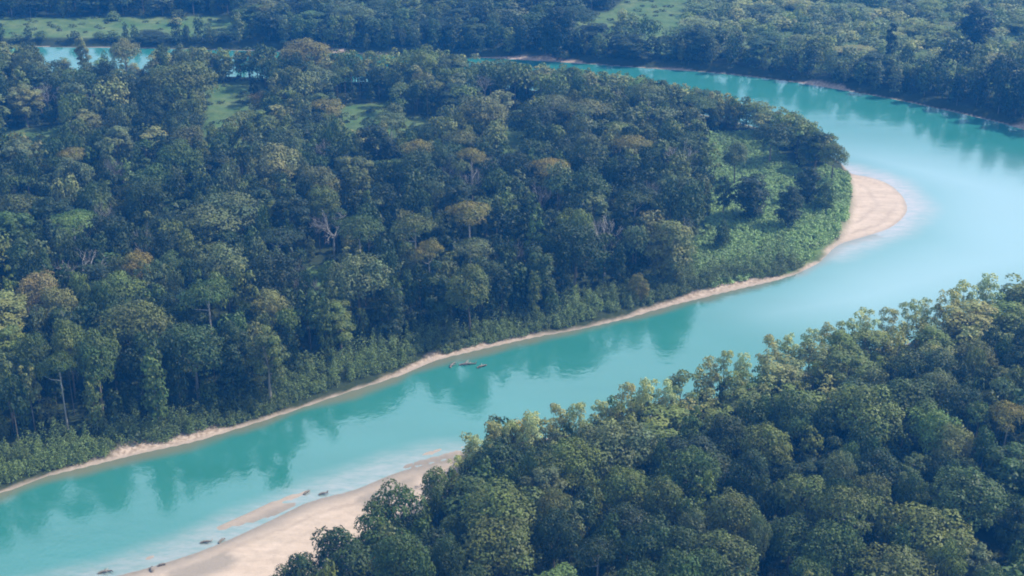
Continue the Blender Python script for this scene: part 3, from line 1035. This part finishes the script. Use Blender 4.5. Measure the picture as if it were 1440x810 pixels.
# fringe of bushes and creepers at the foot of the left bank forest
px_, py_, ph_, pr_, pc_ = [], [], [], [], []
seg = np.diff(left_line, axis=0)
sl = np.linalg.norm(seg, axis=1)
cum = np.concatenate([[0], np.cumsum(sl)])
for s in np.arange(2, cum[-1] - 20, 0.22):
    i = min(np.searchsorted(cum, s) - 1, len(seg) - 1)
    p = left_line[i] + seg[i] * ((s - cum[i]) / sl[i])
    nrm = np.array([-seg[i][1], seg[i][0]]) / sl[i]
    ppx = to_px(p[0], p[1], 0)[0]
    band = float(np.interp(ppx, [-100, 0, 110, 190, 400, 450, 600, 640, 770, 810, 930, 970], [1, 1, 1, 0.2, 0.2, 1, 1, 0.2, 0.2, 1, 1, 0.3]))
    off_ = 1.2 + rng.exponential(3.0 + 3.5 * band) + 2.6 * float(smooth(0.35, 0.75, vnoise(p[0], p[1], 38, 21)))
    if off_ > 16:
        continue
    px_.append(p[0] + nrm[0] * off_)
    py_.append(p[1] + nrm[1] * off_)
    ph_.append(min(7.0, 0.9 + 0.5 * off_ * rng.uniform(0.5, 1.5)))
    pr_.append(rng.uniform(0.9, 2.1))
    g = vnoise(p[0], p[1], 22, 14)
    pc_.append(np.array((0.115, 0.160, 0.050)) * (0.55 + 0.6 * g + 0.45 * band) * rng.uniform(0.75, 1.3))
bx, by = np.array(px_), np.array(py_)
d, z, sand, grass, bar, spit = fields(bx, by)
ok = np.nonzero((d < -2.2) & (sand < 0.6))[0]
low_growth('bank_undergrowth', np.stack([bx, by, z], 1)[ok], np.array(ph_)[ok], np.array(pr_)[ok], [pc_[i] for i in ok], 150, 0.20,
           'tangled green undergrowth between the sandy shore and the tall forest', 'undergrowth')
# forest floor bushes in the gaps, far scrub and meadow tussocks
NQ = 9000
qx, qy = rng.uniform(-400, 400, NQ), rng.uniform(240, 980, NQ)
a_, b_, _ = to_px(qx, qy, 2)
ok = (a_ > -100) & (a_ < W0 + 100) & (b_ > -20) & (b_ < H0 + 60)
qx, qy = qx[ok], qy[ok]
d, z, sand, grass, bar, spit = fields(qx, qy)
ok = np.nonzero((d < -4) & (sand < 0.3) & (bar < 0.2) & (spit < 0.2) & ~((grass > 0.4) & (rng.random(len(qx)) < 0.45)))[0]
low_growth('forest_undergrowth', np.stack([qx, qy, z], 1)[ok], rng.uniform(0.8, 4.5, len(ok)) * np.where(grass[ok] > 0.4, 0.35, 1), rng.uniform(1.2, 3.0, len(ok)),
           [np.array((0.05, 0.08, 0.03)) * rng.uniform(0.5, 1.4) + (np.array((0.05, 0.06, 0.015)) if g > 0.4 else 0) for g in grass[ok]], 34, 0.6,
           'green bushes filling the gaps under the trees and in the clearings', 'undergrowth')


# ------------------------------------------------------------------ driftwood and snags in the shallows
def snag(px, py, length, n_br, seed, label, name='driftwood', group=None, turn=None):
    r = np.random.default_rng(seed)
    x, y, _ = at(px, py, 0.2)
    root = bpy.data.objects.new(name, None)
    COL.objects.link(root)
    root.location = (x, y, 0.12)
    root.rotation_euler = (0, 0, r.uniform(0, 6.28) if turn is None else turn)
    root['label'], root['category'] = label, 'driftwood'
    if group:
        root['group'] = group
    L = length
    v, f = tube([(-L / 2, 0, -0.1), (-L * 0.2, 0.1 * L * 0.2, 0.22), (L * 0.2, -0.06, 0.3), (L / 2, 0.1, 0.1)], [0.32, 0.3, 0.22, 0.1], 8)
    t = link('trunk', mesh_from('trunk', v, f, M_BARK, None, True), root)
    t.color = (0.20, 0.175, 0.145, 1)
    for k in range(n_br):
        s = r.uniform(-0.45, 0.45) * L
        a = r.uniform(-1, 1)
        ln = r.uniform(0.2, 0.45) * L
        e = np.array([s + math.cos(a) * ln * 0.5, math.copysign(ln * 0.8, a), r.uniform(0.1, 0.4) * ln])
        v, f = tube([(s, 0, 0.2), tuple(np.array([s, 0, 0.2]) * 0.5 + e * 0.5 + (0, 0, 0.2)), tuple(e)], [0.14, 0.1, 0.04], 6)
        b = link('branch', mesh_from('branch', v, f, M_BARK, None, True), root)
        b.color = (0.34, 0.31, 0.27, 1) if k % 2 else (0.13, 0.11, 0.09, 1)


snag(636, 513, 3.4, 6, 1, 'pale branching snag in the water at the left of the drowned branches', turn=1.2)
snag(658, 512, 5.2, 8, 2, 'long drowned tree lying in the water off the left bank', turn=0.1)
snag(678, 515, 3.4, 4, 3, 'small snag at the outer end of the drowned branches', turn=0.5)
snag(455, 694, 2.4, 3, 4, 'dark driftwood clump in the shallows off the upper sandbar', turn=0.3)
snag(432, 692, 2.2, 2, 5, 'tiny driftwood piece beside the dark clump off the upper sandbar', turn=0.9)
snag(290, 762, 2.8, 3, 6, 'flat driftwood on the wet edge halfway down the sandbar', turn=0.2)
snag(312, 760, 2.2, 3, 7, 'pale driftwood tangle just right of the flat driftwood', turn=1.0)
snag(228, 794, 1.9, 3, 8, 'small dark driftwood clump in the shallows near the bottom', turn=0.4)
snag(213, 801, 1.9, 3, 9, 'low driftwood just below the small dark clump', turn=2.0)
snag(148, 804, 3.2, 4, 10, 'widest driftwood clump at the bottom edge of the river', turn=0.3)

# ------------------------------------------------------------------ haze
m, nt, out = mat('haze_air')
pv = N(nt, 'ShaderNodeVolumePrincipled')
pv.inputs['Color'].default_value = (0.03, 0.32, 1.0, 1)
pv.inputs['Density'].default_value = 0.00028
pv.inputs['Anisotropy'].default_value = 0.15
nt.links.new(pv.outputs[0], out.inputs['Volume'])
B = 5600.0
v = np.array([(sx * B, sy * B + 600, z) for z in (-4.0, 215.0) for sx, sy in ((-1, -1), (1, -1), (1, 1), (-1, 1))])
f = np.array([(3, 2, 1, 0), (4, 5, 6, 7), (0, 1, 5, 4), (1, 2, 6, 5), (2, 3, 7, 6), (3, 0, 4, 7)])
link('haze', mesh_from('haze', v, f, m), kind='stuff', label='thin blue haze hanging over the whole valley', category='haze')

# ------------------------------------------------------------------ light
SUN_EL, SUN_AZ = rad(47), rad(72)          # azimuth clockwise from the camera's forward direction
sd = bpy.data.lights.new('sun', 'SUN')
sd.energy = 5.0
sd.angle = rad(0.53)
sd.color = (1.0, 0.94, 0.84)
sun = bpy.data.objects.new('sun', sd)
COL.objects.link(sun)
dirv = Vector((math.sin(SUN_AZ) * math.cos(SUN_EL), math.cos(SUN_AZ) * math.cos(SUN_EL), math.sin(SUN_EL)))
sun.rotation_euler = dirv.to_track_quat('Z', 'Y').to_euler()
sun.location = dirv * 900
w = bpy.data.worlds.new('World')
S.world = w
w.use_nodes = True
nt = w.node_tree
bg = nt.nodes['Background']
sky = nt.nodes.new('ShaderNodeTexSky')
sky.sky_type = 'NISHITA'
sky.sun_disc = False
sky.sun_elevation = SUN_EL
sky.sun_rotation = SUN_AZ
sky.altitude = 200
sky.air_density = 1.0
sky.dust_density = 3.0
sky.ozone_density = 1.0
# thin bright cloud veil low in the sky, thicker towards the sun
tc = N(nt, 'ShaderNodeTexCoord')
dot = N(nt, 'ShaderNodeVectorMath', operation='DOT_PRODUCT')
nt.links.new(tc.outputs['Generated'], dot.inputs[0])
dot.inputs[1].default_value = (math.sin(SUN_AZ), math.cos(SUN_AZ), 0)
veil = ramp(nt, dot.outputs['Value'], ((0.0, 0.80), (0.80, 0.92)))
sep = N(nt, 'ShaderNodeSeparateXYZ')
nt.links.new(tc.outputs['Generated'], sep.inputs[0])
low = ramp(nt, sep.outputs['Z'], ((0.50, 0.72), (1.0, 0.1)))
cl = ramp(nt, noise(nt, 2.6, 5, 0.55, tc.outputs['Generated']), ((0.35, 0.65), (0.6, 1.15)))
m1 = N(nt, 'ShaderNodeMath', operation='MULTIPLY')
nt.links.new(veil, m1.inputs[0])
nt.links.new(low, m1.inputs[1])
m2 = N(nt, 'ShaderNodeMath', operation='MULTIPLY', use_clamp=True)
nt.links.new(m1.outputs[0], m2.inputs[0])
nt.links.new(cl, m2.inputs[1])
nt.links.new(mixc(nt, m2.outputs[0], sky.outputs[0], (13.0, 16.4, 18.8)), bg.inputs[0])
bg.inputs[1].default_value = 0.088

# ------------------------------------------------------------------ render settings
S.render.engine = 'CYCLES'
S.view_settings.view_transform = 'Standard'
S.view_settings.look = 'None'
S.view_settings.exposure = 0.3
S.view_settings.gamma = 1.0
S.view_settings.use_curve_mapping = False
cy_ = S.cycles
cy_.max_bounces = 5
cy_.diffuse_bounces = 2
cy_.glossy_bounces = 2
cy_.transmission_bounces = 3
cy_.volume_bounces = 0
cy_.transparent_max_bounces = 6
cy_.use_denoising = True
cy_.filter_width = 1.9
cy_.caustics_reflective = False
cy_.caustics_refractive = False
